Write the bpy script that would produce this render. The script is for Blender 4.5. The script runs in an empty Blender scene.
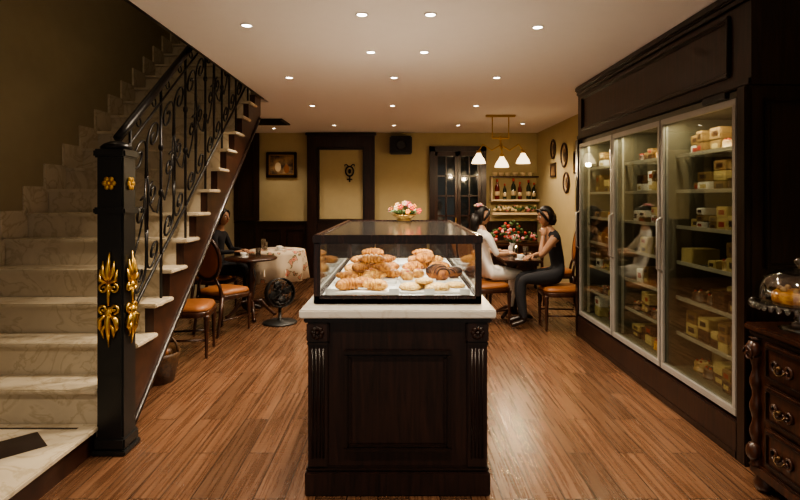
import bpy, bmesh, math, random
from mathutils import Vector, Matrix
random.seed(7)
D=bpy.data
# ------------------------------------------------------------ materials
def newmat(name):
    m=D.materials.new(name); m.use_nodes=True
    nt=m.node_tree; b=nt.nodes.get('Principled BSDF')
    return m,nt,b
def plain(name,col,rough=0.5,metal=0,spec=0.5,emit=None,es=0,coat=0,var=.06,sc=9):
    m,nt,b=newmat(name)
    n=nt.nodes.new('ShaderNodeTexNoise'); n.inputs['Scale'].default_value=sc
    tc=nt.nodes.new('ShaderNodeTexCoord'); nt.links.new(tc.outputs['Object'],n.inputs['Vector'])
    r=nt.nodes.new('ShaderNodeValToRGB')
    r.color_ramp.elements[0].position=.25; r.color_ramp.elements[1].position=.75
    r.color_ramp.elements[0].color=(*[c*(1-var) for c in col],1); r.color_ramp.elements[1].color=(*[min(1,c*(1+var)) for c in col],1)
    nt.links.new(n.outputs['Fac'],r.inputs['Fac']); nt.links.new(r.outputs['Color'],b.inputs['Base Color'])
    b.inputs['Roughness'].default_value=rough; b.inputs['Metallic'].default_value=metal
    b.inputs['Specular IOR Level'].default_value=spec; b.inputs['Coat Weight'].default_value=coat
    if emit: b.inputs['Emission Color'].default_value=(*emit,1); b.inputs['Emission Strength'].default_value=es
    return m
def wood(name,c1,c2,stretch=(30,30,2.5),rough=.35,coat=.2,bump=.15):
    m,nt,b=newmat(name); L=nt.links.new
    tc=nt.nodes.new('ShaderNodeTexCoord'); mp=nt.nodes.new('ShaderNodeMapping'); mp.inputs['Scale'].default_value=stretch
    n=nt.nodes.new('ShaderNodeTexNoise'); n.inputs['Scale'].default_value=1.4; n.inputs['Detail'].default_value=6; n.inputs['Distortion'].default_value=.6
    r=nt.nodes.new('ShaderNodeValToRGB'); r.color_ramp.elements[0].position=.32; r.color_ramp.elements[1].position=.7
    r.color_ramp.elements[0].color=(*c1,1); r.color_ramp.elements[1].color=(*c2,1)
    L(tc.outputs['Object'],mp.inputs['Vector']); L(mp.outputs['Vector'],n.inputs['Vector']); L(n.outputs['Fac'],r.inputs['Fac']); L(r.outputs['Color'],b.inputs['Base Color'])
    bp=nt.nodes.new('ShaderNodeBump'); bp.inputs['Strength'].default_value=bump; bp.inputs['Distance'].default_value=.004
    L(n.outputs['Fac'],bp.inputs['Height']); L(bp.outputs['Normal'],b.inputs['Normal'])
    b.inputs['Roughness'].default_value=rough; b.inputs['Coat Weight'].default_value=coat; b.inputs['Coat Roughness'].default_value=.2
    return m
def marble(name,c1,c2,vein,rough=.25):
    m,nt,b=newmat(name); L=nt.links.new
    tc=nt.nodes.new('ShaderNodeTexCoord')
    n=nt.nodes.new('ShaderNodeTexNoise'); n.inputs['Scale'].default_value=3.5; n.inputs['Detail'].default_value=9; n.inputs['Distortion'].default_value=1.6
    r=nt.nodes.new('ShaderNodeValToRGB'); e=r.color_ramp.elements
    e[0].position=.25; e[0].color=(*c1,1); e[1].position=.75; e[1].color=(*c2,1)
    md=tuple((a+c)/2 for a,c in zip(c1,c2))
    k=e.new(.5); k.color=(*vein,1); k2=e.new(.455); k2.color=(*md,1); k3=e.new(.54); k3.color=(*md,1)
    L(tc.outputs['Object'],n.inputs['Vector']); L(n.outputs['Fac'],r.inputs['Fac']); L(r.outputs['Color'],b.inputs['Base Color'])
    b.inputs['Roughness'].default_value=rough
    return m
def glass(name,tint=(.93,.95,.94),refl=.06,rough=.02,k=.6):
    m=D.materials.new(name); m.use_nodes=True; nt=m.node_tree; nt.nodes.clear(); L=nt.links.new
    o=nt.nodes.new('ShaderNodeOutputMaterial'); mx=nt.nodes.new('ShaderNodeMixShader')
    t=nt.nodes.new('ShaderNodeBsdfTransparent'); t.inputs['Color'].default_value=(*tint,1)
    g=nt.nodes.new('ShaderNodeBsdfGlossy'); g.inputs['Roughness'].default_value=rough
    f=nt.nodes.new('ShaderNodeLayerWeight'); f.inputs['Blend'].default_value=.25
    mt=nt.nodes.new('ShaderNodeMath'); mt.operation='MULTIPLY_ADD'; mt.inputs[1].default_value=k; mt.inputs[2].default_value=refl
    L(f.outputs['Fresnel'],mt.inputs[0]); L(mt.outputs[0],mx.inputs['Fac']); L(t.outputs[0],mx.inputs[1]); L(g.outputs[0],mx.inputs[2]); L(mx.outputs[0],o.inputs['Surface'])
    return m
def emis(name,col,s):
    m=D.materials.new(name); m.use_nodes=True; nt=m.node_tree; nt.nodes.clear()
    o=nt.nodes.new('ShaderNodeOutputMaterial'); e=nt.nodes.new('ShaderNodeEmission')
    e.inputs['Color'].default_value=(*col,1); e.inputs['Strength'].default_value=s
    nt.links.new(e.outputs[0],o.inputs['Surface']); return m
def floor_mat():
    m,nt,b=newmat('wood_plank_floor'); L=nt.links.new
    tc=nt.nodes.new('ShaderNodeTexCoord'); mp=nt.nodes.new('ShaderNodeMapping'); mp.inputs['Rotation'].default_value=(0,0,math.pi/2)
    br=nt.nodes.new('ShaderNodeTexBrick'); br.inputs['Scale'].default_value=1; br.inputs['Brick Width'].default_value=.95; br.inputs['Row Height'].default_value=.155
    br.inputs['Mortar Size'].default_value=.003; br.inputs['Color1'].default_value=(.0,.0,.0,1); br.inputs['Color2'].default_value=(1,1,1,1); br.inputs['Mortar'].default_value=(.3,.3,.3,1)
    L(tc.outputs['Object'],mp.inputs['Vector']); L(mp.outputs['Vector'],br.inputs['Vector'])
    m2=nt.nodes.new('ShaderNodeMapping'); m2.inputs['Scale'].default_value=(55,1.6,1); L(tc.outputs['Object'],m2.inputs['Vector'])
    ad=nt.nodes.new('ShaderNodeVectorMath'); ad.operation='MULTIPLY_ADD'; ad.inputs[1].default_value=(7,7,7)
    L(br.outputs['Color'],ad.inputs[0]); L(m2.outputs['Vector'],ad.inputs[2])
    n=nt.nodes.new('ShaderNodeTexNoise'); n.inputs['Scale'].default_value=1.; n.inputs['Detail'].default_value=7; n.inputs['Distortion'].default_value=.3
    L(ad.outputs[0],n.inputs['Vector'])
    r=nt.nodes.new('ShaderNodeValToRGB'); e=r.color_ramp.elements
    e[0].position=.28; e[0].color=(.080,.036,.019,1); e[1].position=.75; e[1].color=(.205,.108,.060,1); k=e.new(.5); k.color=(.135,.064,.034,1)
    L(n.outputs['Fac'],r.inputs['Fac'])
    hs=nt.nodes.new('ShaderNodeHueSaturation'); hs.inputs['Saturation'].default_value=.98
    mr=nt.nodes.new('ShaderNodeMapRange'); mr.inputs['To Min'].default_value=.8; mr.inputs['To Max'].default_value=1.25
    L(br.outputs['Color'],mr.inputs['Value']); L(mr.outputs[0],hs.inputs['Value']); L(r.outputs['Color'],hs.inputs['Color'])
    mx=nt.nodes.new('ShaderNodeMixRGB'); mx.blend_type='MIX'; mx.inputs['Color2'].default_value=(.02,.010,.006,1)
    L(br.outputs['Fac'],mx.inputs['Fac']); L(hs.outputs['Color'],mx.inputs['Color1']); L(mx.outputs[0],b.inputs['Base Color'])
    n3=nt.nodes.new('ShaderNodeTexNoise'); n3.inputs['Scale'].default_value=1; n3.inputs['Detail'].default_value=3
    m3=nt.nodes.new('ShaderNodeMapping'); m3.inputs['Scale'].default_value=(9,60,1); L(tc.outputs['Object'],m3.inputs['Vector']); L(m3.outputs['Vector'],n3.inputs['Vector'])
    sm=nt.nodes.new('ShaderNodeMath'); sm.operation='ADD'; L(n.outputs['Fac'],sm.inputs[0]); L(n3.outputs['Fac'],sm.inputs[1])
    bp=nt.nodes.new('ShaderNodeBump'); bp.inputs['Strength'].default_value=.5; bp.inputs['Distance'].default_value=.003
    L(sm.outputs[0],bp.inputs['Height']); L(bp.outputs['Normal'],b.inputs['Normal'])
    rr=nt.nodes.new('ShaderNodeMapRange'); rr.inputs['To Min'].default_value=.16; rr.inputs['To Max'].default_value=.40
    L(n.outputs['Fac'],rr.inputs['Value']); L(rr.outputs[0],b.inputs['Roughness'])
    b.inputs['Specular IOR Level'].default_value=.7
    b.inputs['Coat Weight'].default_value=.6; b.inputs['Coat Roughness'].default_value=.15; L(bp.outputs['Normal'],b.inputs['Coat Normal'])
    return m
def pastry_mat(name,c1,c2,sc=40):
    m,nt,b=newmat(name); L=nt.links.new
    tc=nt.nodes.new('ShaderNodeTexCoord')
    n=nt.nodes.new('ShaderNodeTexNoise'); n.inputs['Scale'].default_value=sc; n.inputs['Detail'].default_value=5
    r=nt.nodes.new('ShaderNodeValToRGB'); r.color_ramp.elements[0].position=.38; r.color_ramp.elements[1].position=.62
    r.color_ramp.elements[0].color=(*c1,1); r.color_ramp.elements[1].color=(*c2,1)
    L(tc.outputs['Object'],n.inputs['Vector']); L(n.outputs['Fac'],r.inputs['Fac']); L(r.outputs['Color'],b.inputs['Base Color'])
    bp=nt.nodes.new('ShaderNodeBump'); bp.inputs['Strength'].default_value=.4; bp.inputs['Distance'].default_value=.004
    L(n.outputs['Fac'],bp.inputs['Height']); L(bp.outputs['Normal'],b.inputs['Normal']); b.inputs['Roughness'].default_value=.45
    return m
def floral_mat():
    m,nt,b=newmat('floral_cloth'); L=nt.links.new
    tc=nt.nodes.new('ShaderNodeTexCoord')
    v=nt.nodes.new('ShaderNodeTexVoronoi'); v.inputs['Scale'].default_value=9
    n=nt.nodes.new('ShaderNodeTexNoise'); n.inputs['Scale'].default_value=16; n.inputs['Detail'].default_value=2
    L(tc.outputs['Object'],n.inputs['Vector'])
    dd=nt.nodes.new('ShaderNodeMixRGB'); dd.inputs['Fac'].default_value=.12; L(tc.outputs['Object'],dd.inputs['Color1']); L(n.outputs['Color'],dd.inputs['Color2']); L(dd.outputs[0],v.inputs['Vector'])
    r=nt.nodes.new('ShaderNodeValToRGB'); e=r.color_ramp.elements; r.color_ramp.interpolation='CONSTANT'
    e[0].position=0; e[0].color=(.50,.13,.09,1); e[1].position=.16; e[1].color=(.55,.28,.2,1); k=e.new(.30); k.color=(.13,.13,.06,1); k=e.new(.38); k.color=(.60,.50,.38,1)
    L(v.outputs['Distance'],r.inputs['Fac']); L(r.outputs['Color'],b.inputs['Base Color']); b.inputs['Roughness'].default_value=.9
    return m

M_dark=wood('dark_walnut',(.008,.0035,.0025),(.034,.013,.009))
M_dark2=wood('dark_walnut_trim',(.006,.003,.002),(.022,.009,.006),rough=.3)
M_mid=wood('mahogany',(.018,.007,.004),(.065,.022,.011),rough=.3)
M_case=wood('case_mahogany',(.012,.005,.003),(.045,.016,.010),rough=.25)
M_string=wood('stringer_wood',(.022,.008,.005),(.06,.022,.012),stretch=(30,5,5))
M_floor=floor_mat()
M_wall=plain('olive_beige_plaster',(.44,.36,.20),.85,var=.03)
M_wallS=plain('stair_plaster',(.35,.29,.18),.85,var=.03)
M_ceil=plain('ceiling_paint',(.82,.76,.71),.9,var=.01)
M_marble=marble('beige_marble',(.56,.48,.36),(.66,.575,.44),(.49,.41,.29),.22)
M_white=marble('white_marble',(.80,.77,.70),(.84,.81,.75),(.74,.69,.61))
M_darkmarble=plain('dark_marble',(.03,.02,.02),.25)
M_iron=plain('black_iron',(.012,.011,.012),.35,metal=.4)
M_gold=plain('gold_leaf',(.85,.55,.14),.3,metal=1)
M_brass=plain('brass',(.55,.36,.14),.3,metal=1)
M_bronze=plain('aged_bronze',(.10,.06,.03),.4,metal=.9)
M_alu=plain('aluminium',(.40,.38,.35),.4,metal=.5)
M_wire=plain('shelf_wire',(.5,.47,.40),.4,metal=.3)
M_glass=glass('clear_glass',(.97,.98,.97),.02,.02,.35)
M_fglass=glass('fridge_glass',(.85,.87,.82),.035,.02,.32)
M_topglass=glass('case_top_glass',(.75,.8,.78),.62,.14,.9)
M_leather=plain('caramel_leather',(.29,.11,.038),.4)
M_black=plain('black_plastic',(.015,.015,.015),.4)
M_paper=plain('white_paper',(.80,.78,.73),.7)
M_skin=plain('skin',(.55,.33,.22),.5,var=.02)
M_skin2=plain('skin_warm',(.42,.23,.14),.5,var=.02)
M_hair=plain('black_hair',(.012,.008,.007),.45)
M_wcloth=plain('white_cotton',(.88,.85,.80),.9)
M_bcloth=plain('black_cotton',(.018,.018,.022),.9)
M_eye=plain('eye_white',(.8,.8,.8),.2); M_iris=plain('eye_dark',(.02,.012,.01),.2); M_lip=plain('lips',(.45,.13,.11),.4)
M_pink=plain('pink_petal',(.75,.30,.33),.7); M_red=plain('red_petal',(.5,.05,.04),.7); M_cream=plain('cream_petal',(.70,.56,.36),.7); M_leaf=plain('leaf_green',(.05,.10,.03),.6)
M_orange=plain('orange_fruit',(.8,.3,.05),.5)
M_wine=plain('wine_bottle_glass',(.015,.025,.012),.08,spec=.8); M_wine2=plain('red_bottle_glass',(.12,.01,.01),.1)
M_cro=pastry_mat('croissant_crust',(.26,.085,.012),(.66,.30,.055)); M_cro2=pastry_mat('chocolate_crust',(.17,.045,.01),(.46,.17,.035)); M_cro3=pastry_mat('butter_crust',(.42,.17,.03),(.78,.44,.11))
M_almond=pastry_mat('almond_top',(.52,.27,.06),(.82,.62,.28),90)
M_choc=plain('chocolate',(.05,.02,.01),.3)
M_cake=pastry_mat('sponge_cake',(.30,.17,.06),(.55,.40,.2),20); M_box=plain('cake_carton',(.55,.44,.22),.7); M_boxr=plain('red_label',(.35,.04,.03),.6)
M_kraft=plain('kraft_box',(.24,.15,.065),.7); M_darkcake=pastry_mat('chocolate_cake',(.04,.018,.01),(.14,.07,.035),25)
M_led=emis('led_strip',(1,.92,.80),10); M_lamp=emis('downlight_lens',(1,.9,.76),30); M_shade=emis('frosted_shade',(1,.76,.45),3.5)
M_ring=plain('downlight_ring',(.8,.75,.68),.4)
M_floral=floral_mat()
M_night=plain('night_glass',(.012,.018,.022),.06,spec=.8)
M_art=pastry_mat('painted_canvas',(.05,.03,.02),(.4,.25,.12),7)
M_wicker=pastry_mat('wicker',(.04,.02,.01),(.12,.06,.025),60)
M_fridgein=plain('fridge_liner',(.14,.125,.09),.5)
M_crys=glass('crystal',(.85,.83,.78),.2,.05)
# ------------------------------------------------------------ builder
class B:
    def __init__(s,name): s.name=name; s.bm=bmesh.new(); s.mats=[]
    def mi(s,m):
        if m not in s.mats: s.mats.append(m)
        return s.mats.index(m)
    def add(s,t,mat,smooth=False,M=None):
        if M is not None: t.transform(M)
        i=s.mi(mat)
        bmesh.ops.recalc_face_normals(t,faces=t.faces[:])
        for f in t.faces: f.material_index=i; f.smooth=smooth
        me=D.meshes.new('t'); t.to_mesh(me); s.bm.from_mesh(me); D.meshes.remove(me); t.free()
    def box(s,x0,x1,y0,y1,z0,z1,mat,bev=0,M=None):
        t=bmesh.new(); bmesh.ops.create_cube(t,size=1)
        for v in t.verts: v.co=Vector(((x0+x1)/2+v.co.x*(x1-x0),(y0+y1)/2+v.co.y*(y1-y0),(z0+z1)/2+v.co.z*(z1-z0)))
        if bev>0: bmesh.ops.bevel(t,geom=t.edges[:],offset=bev,segments=2,affect='EDGES',clamp_overlap=True)
        s.add(t,mat,False,M)
    def hexa(s,p,mat,M=None):
        t=bmesh.new(); v=[t.verts.new(q) for q in p]
        for f in ((0,1,2,3),(7,6,5,4),(0,4,5,1),(1,5,6,2),(2,6,7,3),(3,7,4,0)): t.faces.new([v[i] for i in f])
        s.add(t,mat,False,M)
    def rings(s,R,mat,cap=True,closed=False,smooth=True,M=None):
        t=bmesh.new(); V=[[t.verts.new(p) for p in r] for r in R]; n=len(R[0])
        m=len(R)
        for i in range(m if closed else m-1):
            a=V[i]; b=V[(i+1)%m]
            for j in range(n): t.faces.new((a[j],a[(j+1)%n],b[(j+1)%n],b[j]))
        if cap and not closed: t.faces.new(V[0][::-1]); t.faces.new(V[-1])
        s.add(t,mat,smooth,M)
    def lathe(s,prof,c,mat,seg=24,M=None,wav=None,smooth=True,cap=True):
        R=[]
        for (r,z) in prof:
            ring=[]
            for k in range(seg):
                a=2*math.pi*k/seg; rr=max(r,1e-4)*(1+(wav(a,z) if wav else 0))
                ring.append(Vector((c[0]+rr*math.cos(a),c[1]+rr*math.sin(a),c[2]+z)))
            R.append(ring)
        s.rings(R,mat,cap=cap,smooth=smooth,M=M)
    def tube(s,pts,rad,mat,seg=8,closed=False,M=None,flat=1.0,smooth=True):
        P=[Vector(p) for p in pts]; n=len(P)
        if not hasattr(rad,'__len__'): rad=[rad]*n
        up=None; R=[]
        for i in range(n):
            if closed: t=(P[(i+1)%n]-P[i-1])
            else: t=P[min(i+1,n-1)]-P[max(i-1,0)]
            t.normalize()
            if up is None:
                up=Vector((0,0,1)) if abs(t.z)<.9 else Vector((1,0,0))
            up=(up-t*up.dot(t))
            if up.length<1e-5: up=t.orthogonal()
            up.normalize(); sd=t.cross(up)
            R.append([P[i]+(up*math.cos(2*math.pi*k/seg)*flat+sd*math.sin(2*math.pi*k/seg))*rad[i] for k in range(seg)])
        s.rings(R,mat,closed=closed,M=M,smooth=smooth)
    def sph(s,c,r,mat,seg=14,M=None,fn=None):
        if not hasattr(r,'__len__'): r=(r,r,r)
        t=bmesh.new(); bmesh.ops.create_uvsphere(t,u_segments=seg,v_segments=max(6,seg*2//3),radius=1)
        for v in t.verts:
            q=Vector((v.co.x*r[0],v.co.y*r[1],v.co.z*r[2]))
            if fn: q=fn(q)
            v.co=q+Vector(c)
        s.add(t,mat,True,M)
    def fin(s,T=None):
        if T is not None: s.bm.transform(T)
        co=[v.co for v in s.bm.verts]
        c=Vector(((min(v.x for v in co)+max(v.x for v in co))/2,(min(v.y for v in co)+max(v.y for v in co))/2,min(v.z for v in co)))
        bmesh.ops.translate(s.bm,verts=s.bm.verts[:],vec=-c)
        me=D.meshes.new(s.name); s.bm.to_mesh(me); s.bm.free()
        for m in s.mats: me.materials.append(m)
        o=D.objects.new(s.name,me); o.location=c; bpy.context.scene.collection.objects.link(o); return o
def TR(x,y,z,rz=0): return Matrix.Translation((x,y,z))@Matrix.Rotation(rz,4,'Z')
# ------------------------------------------------------------ room
XL,XR,YB,HC=-3.1,2.57,10.0,2.7
b=B('floor'); b.box(XL-.1,XR+.1,-1,YB+.1,-.1,0,M_floor); b.fin()
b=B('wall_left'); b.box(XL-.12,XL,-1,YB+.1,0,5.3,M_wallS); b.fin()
b=B('wall_right'); b.box(XR,XR+.12,-1,YB+.1,0,HC,M_wall); b.fin()
b=B('wall_back'); b.box(XL,XR,YB,YB+.12,0,HC,M_wall); b.fin()
EX=-1.655
b=B('ceiling')
b.box(EX,XR+.12,-1,YB+.12,HC,HC+.28,M_ceil)
b.box(XL,EX,-1,2.5,HC,HC+.28,M_ceil)
b.box(XL,EX,6.75,YB+.12,HC,HC+.05,M_ceil)
b.fin()
b=B('wall_stairwell')
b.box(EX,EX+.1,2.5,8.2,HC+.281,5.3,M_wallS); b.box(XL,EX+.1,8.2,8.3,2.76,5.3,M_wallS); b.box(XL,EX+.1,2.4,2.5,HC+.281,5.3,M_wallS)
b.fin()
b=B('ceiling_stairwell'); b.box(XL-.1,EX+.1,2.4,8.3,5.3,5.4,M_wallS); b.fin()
b=B('trim_stairwell_edge'); b.box(EX-.02,EX,2.5,6.5,HC-.01,HC+.28,M_dark2,.004); b.fin()
b=B('wainscot_back')
for (x0,x1) in ((-3.1,-1.73),(-.45,.5),(1.62,2.56)):
    b.box(x0,x1,YB-.03,YB-.001,.0,1.0,M_dark,.004); b.box(x0,x1,YB-.055,YB-.001,1.0,1.05,M_dark2,.008); b.box(x0,x1,YB-.05,YB-.001,0,.14,M_dark2,.008)
    n=max(1,int((x1-x0)/.45)); w=(x1-x0)/n
    for i in range(n):
        a=x0+i*w+.06; c=x0+(i+1)*w-.06
        for q in ((a,c,.22,.25),(a,c,.87,.90),(a,a+.03,.25,.87),(c-.03,c,.25,.87)): b.box(q[0],q[1],YB-.045,YB-.03,q[2],q[3],M_dark2,.004)
b.fin()
b=B('baseboard_right'); b.box(XR-.02,XR-.001,5.9,YB-.06,0,.14,M_dark2,.005); b.fin()
b=B('trim_back_left_panel')
b.box(-3.09,-2.62,YB-.08,YB-.056,1.06,2.69,M_dark,.004)
for q in ((-3.03,-2.72,1.15,1.18),(-3.03,-2.72,2.55,2.58),(-3.03,-3.0,1.18,2.55),(-2.75,-2.72,1.18,2.55)): b.box(q[0],q[1],YB-.095,YB-.08,q[2],q[3],M_dark2,.004)
b.fin()
b=B('door_1')
x0,x1=-1.72,-.47
b.box(x0,x0+.18,YB-.14,YB-.001,0,2.69,M_dark,.006); b.box(x1-.18,x1,YB-.14,YB-.001,0,2.69,M_dark,.006)
b.box(x0+.18,x1-.18,YB-.14,YB-.001,2.42,2.69,M_dark,.006)
b.box(x0-.03,x1+.03,YB-.17,YB-.001,2.64,2.69,M_dark2,.01)
b.box(x0+.18,x1-.18,YB-.07,YB-.001,0,1.03,M_dark,.004); b.box(x0+.18,x1-.18,YB-.09,YB-.001,1.03,1.08,M_dark2,.008)
b.box(x0+.2,x1-.2,YB-.03,YB-.001,1.09,2.40,M_wall)
for q in ((x0+.18,x0+.22,1.08,2.42),(x1-.22,x1-.18,1.08,2.42),(x0+.22,x1-.22,2.38,2.42)): b.box(q[0],q[1],YB-.1,YB-.001,q[2],q[3],M_dark2,.006)
b.fin()
b=B('wall_emblem')
cx,cz=-.94,1.98
b.tube([(cx+.075*math.cos(a),YB-.045,cz+.09*math.sin(a)) for a in [k*math.pi/10 for k in range(20)]],.014,M_iron,closed=True)
for s in (-1,1):
    b.tube([(cx+s*.02,YB-.045,cz+.09),(cx+s*.06,YB-.045,cz+.13),(cx+s*.09,YB-.045,cz+.12),(cx+s*.085,YB-.045,cz+.09)],.01,M_iron)
b.tube([(cx,YB-.045,cz-.09),(cx,YB-.045,cz-.2)],.014,M_iron); b.tube([(cx-.05,YB-.045,cz-.15),(cx+.05,YB-.045,cz-.15)],.012,M_iron)
b.sph((cx,YB-.045,cz),(.03,.014,.045),M_iron); b.fin()
b=B('door_2')
x0,x1=.55,1.6
b.box(x0,x0+.1,YB-.12,YB-.001,0,2.44,M_dark,.006); b.box(x1-.1,x1,YB-.12,YB-.001,0,2.44,M_dark,.006); b.box(x0,x1,YB-.12,YB-.001,2.34,2.44,M_dark,.006)
b.box(x0+.1,x1-.1,YB-.03,YB-.002,.0,2.34,M_night)
b.box(x0+.1,x1-.1,YB-.09,YB-.03,0,.8,M_dark,.004)
xm=(x0+x1)/2
for (a,c) in ((x0+.1,xm-.005),(xm+.005,x1-.1)):
    b.box(a,a+.05,YB-.09,YB-.03,.8,2.34,M_mid,.004); b.box(c-.05,c,YB-.09,YB-.03,.8,2.34,M_mid,.004)
    b.box(a,c,YB-.09,YB-.03,2.26,2.34,M_mid,.004)
    m=(a+c)/2; b.box(m-.012,m+.012,YB-.075,YB-.03,.8,2.28,M_mid)
    for z in (1.15,1.52,1.89): b.box(a+.05,c-.05,YB-.075,YB-.03,z-.012,z+.012,M_mid)
b.box(xm-.05,xm-.03,YB-.13,YB-.09,1.0,1.12,M_brass,.004)
b.fin()
b=B('framed_painting')
x0,x1,z0,z1=-2.5,-1.93,1.86,2.34
b.box(x0+.05,x1-.05,YB-.03,YB-.002,z0+.05,z1-.05,M_art)
for q in ((x0,x1,z0,z0+.06),(x0,x1,z1-.06,z1),(x0,x0+.06,z0,z1),(x1-.06,x1,z0,z1)): b.box(q[0],q[1],YB-.05,YB-.002,q[2],q[3],M_dark2,.01)
for q in ((x0+.055,x1-.055,z0+.05,z0+.065),(x0+.055,x1-.055,z1-.065,z1-.05),(x0+.05,x0+.065,z0+.05,z1-.05),(x1-.065,x1-.05,z0+.05,z1-.05)): b.box(q[0],q[1],YB-.055,YB-.03,q[2],q[3],M_brass,.003)
b.sph((-2.28,YB-.035,2.06),(.06,.008,.09),M_cream); b.sph((-2.12,YB-.035,2.03),(.05,.008,.08),M_leather)
b.fin()
b=B('wall_speaker')
b.box(-.19,.22,YB-.26,YB-.04,2.29,2.62,M_black,.02); b.box(-.16,.19,YB-.275,YB-.258,2.32,2.59,M_bcloth,.006); b.box(-.04,.06,YB-.05,YB-.001,2.36,2.5,M_iron)
b.lathe([(.0,0),(.09,.0),(.1,.012),(.06,.02),(.0,.01)],(0,0,0),M_black,M=Matrix.Translation((.015,YB-.275,2.45))@Matrix.Rotation(math.pi/2,4,'X')); b.fin()
b=B('ceiling_air_vent')
b.box(-2.35,-1.8,8.15,8.75,2.675,2.699,M_black,.005)
for i in range(7): b.box(-2.31,-1.84,8.2+i*.075,8.23+i*.075,2.665,2.676,M_iron)
b.fin()
DL=[(-1.07,3.72),(-.25,3.5),(.2,3.5),(.97,3.76),(-.24,4.41),(.2,4.41),(-1.11,5.35),(-.06,5.35),(.97,5.35),(-1.15,7.0),(-.1,7.0),(1.0,7.0),(-1.1,8.9),(-.1,8.9),(.97,8.9),(2.0,8.7),(-2.2,9.3),(-1.0,1.7),(1.0,1.7)]  # last pair sits out of view near the camera, added to light the foreground
WARM=(1,.83,.62)
for i,(x,y) in enumerate(DL):
    b=B('recessed_downlight')
    b.lathe([(.030,-.001),(.042,-.001),(.044,-.006),(.038,-.010),(.031,-.005)],(x,y,HC),M_ring,cap=False)
    b.lathe([(0,-.002),(.031,-.002),(.031,-.004),(0,-.004)],(x,y,HC),M_lamp); b.fin()
    l=D.lights.new('downlight_beam','SPOT'); l.energy=125 if y<8 else 85
    if x<-2: l.energy=40
    l.color=WARM; l.spot_size=math.radians(112); l.spot_blend=.8; l.shadow_soft_size=.04
    o=D.objects.new('downlight_beam',l); o.location=(x,y,HC-.03); bpy.context.scene.collection.objects.link(o)
b=B('added_stair_fill_lamp'); b.lathe([(0,-.09),(.09,-.075),(.13,-.03),(.14,-.001),(0,-.001)],(-2.4,4.0,5.3),M_shade,20); b.fin()  # unseen lamp, added to brighten the stair wall
l=D.lights.new('added_stair_fill','POINT'); l.energy=14; l.color=WARM; l.shadow_soft_size=.1  # fill light added high in the stairwell, for the left wall
o=D.objects.new('added_stair_fill',l); o.location=(-2.4,4.0,5.1); bpy.context.scene.collection.objects.link(o)
# ------------------------------------------------------------ staircase
def hn(n): return .37+.2*n
def yn(n): return 3.12+.255*n
b=B('marble_staircase')
SR=-1.75
b.box(XL+.001,SR-.04,.9,3.14,.0,.135,M_string); b.box(XL+.001,SR-.01,.88,3.14,.135,.165,M_marble,.006)
def soff(y): return max(0.0,.37+.784*(y-3.12)-.42)
NS=18
for n in range(NS):
    y0=yn(n)+.025; y1=yn(n+1)+.025; h=hn(n)-.03
    xr=SR-.03 if n==0 else SR
    b.hexa([(XL+.001,y0,soff(y0)),(xr,y0,soff(y0)),(xr,y1,soff(y1)),(XL+.001,y1,soff(y1)),(XL+.001,y0,h),(xr,y0,h),(xr,y1,h),(XL+.001,y1,h)],M_marble)
    ov=xr if n==0 else SR+.09
    b.box(XL+.001,ov,yn(n),y1+.01,h,h+.03,M_marble,.007)
    b.box(XL+.001,XL+.022,yn(n)-.02,yn(n+1)+.02,h+.03,h+.25,M_marble,.003)
def flat_poly(pts,z0,z1,mat):
    t=bmesh.new(); n=len(pts); vs=[t.verts.new((p[0],p[1],z)) for z in (z0,z1) for p in pts]
    t.faces.new(vs[n:]); t.faces.new(vs[:n][::-1])
    for k in range(n): t.faces.new((vs[k],vs[(k+1)%n],vs[n+(k+1)%n],vs[n+k]))
    b.add(t,mat)
# inlaid diamond border of the landing
for k in range(4):
    for cx in (-2.06,-2.44,-2.82):
        cy=2.86-k*.40
        if cx==-2.44: cy-=.20
        flat_poly([(cx-.17,cy),(cx,cy-.17),(cx+.17,cy),(cx,cy+.17)],.164,.1665,M_darkmarble)
flat_poly([(-3.0,3.065),(-1.86,3.065),(-1.86,3.085),(-3.0,3.085)],.164,.1662,M_darkmarble)
for n in range(0,15):
    y0=yn(n)+.03 if n>0 else 3.27; y1=yn(n+1)+.03; h=hn(n)-.032
    if n>=12: h=min(h,2.69)
    s0=max(0,.37+.784*(y0-3.12)-.5); s1=max(0,.37+.784*(y1-3.12)-.5)
    if s1>=2.6: break
    b.hexa([(SR,y0,s0),(SR+.06,y0,s0),(SR+.06,y1,s1),(SR,y1,s1),(SR,y0,h),(SR+.06,y0,h),(SR+.06,y1,h),(SR,y1,h)],M_string)
pts=[(SR+.065,y,max(.02,.37+.784*(y-3.12)-.5)) for y in [3.3+.1*k for k in range(32)]]
b.tube(pts,.018,M_dark2)
b.fin()
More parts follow.
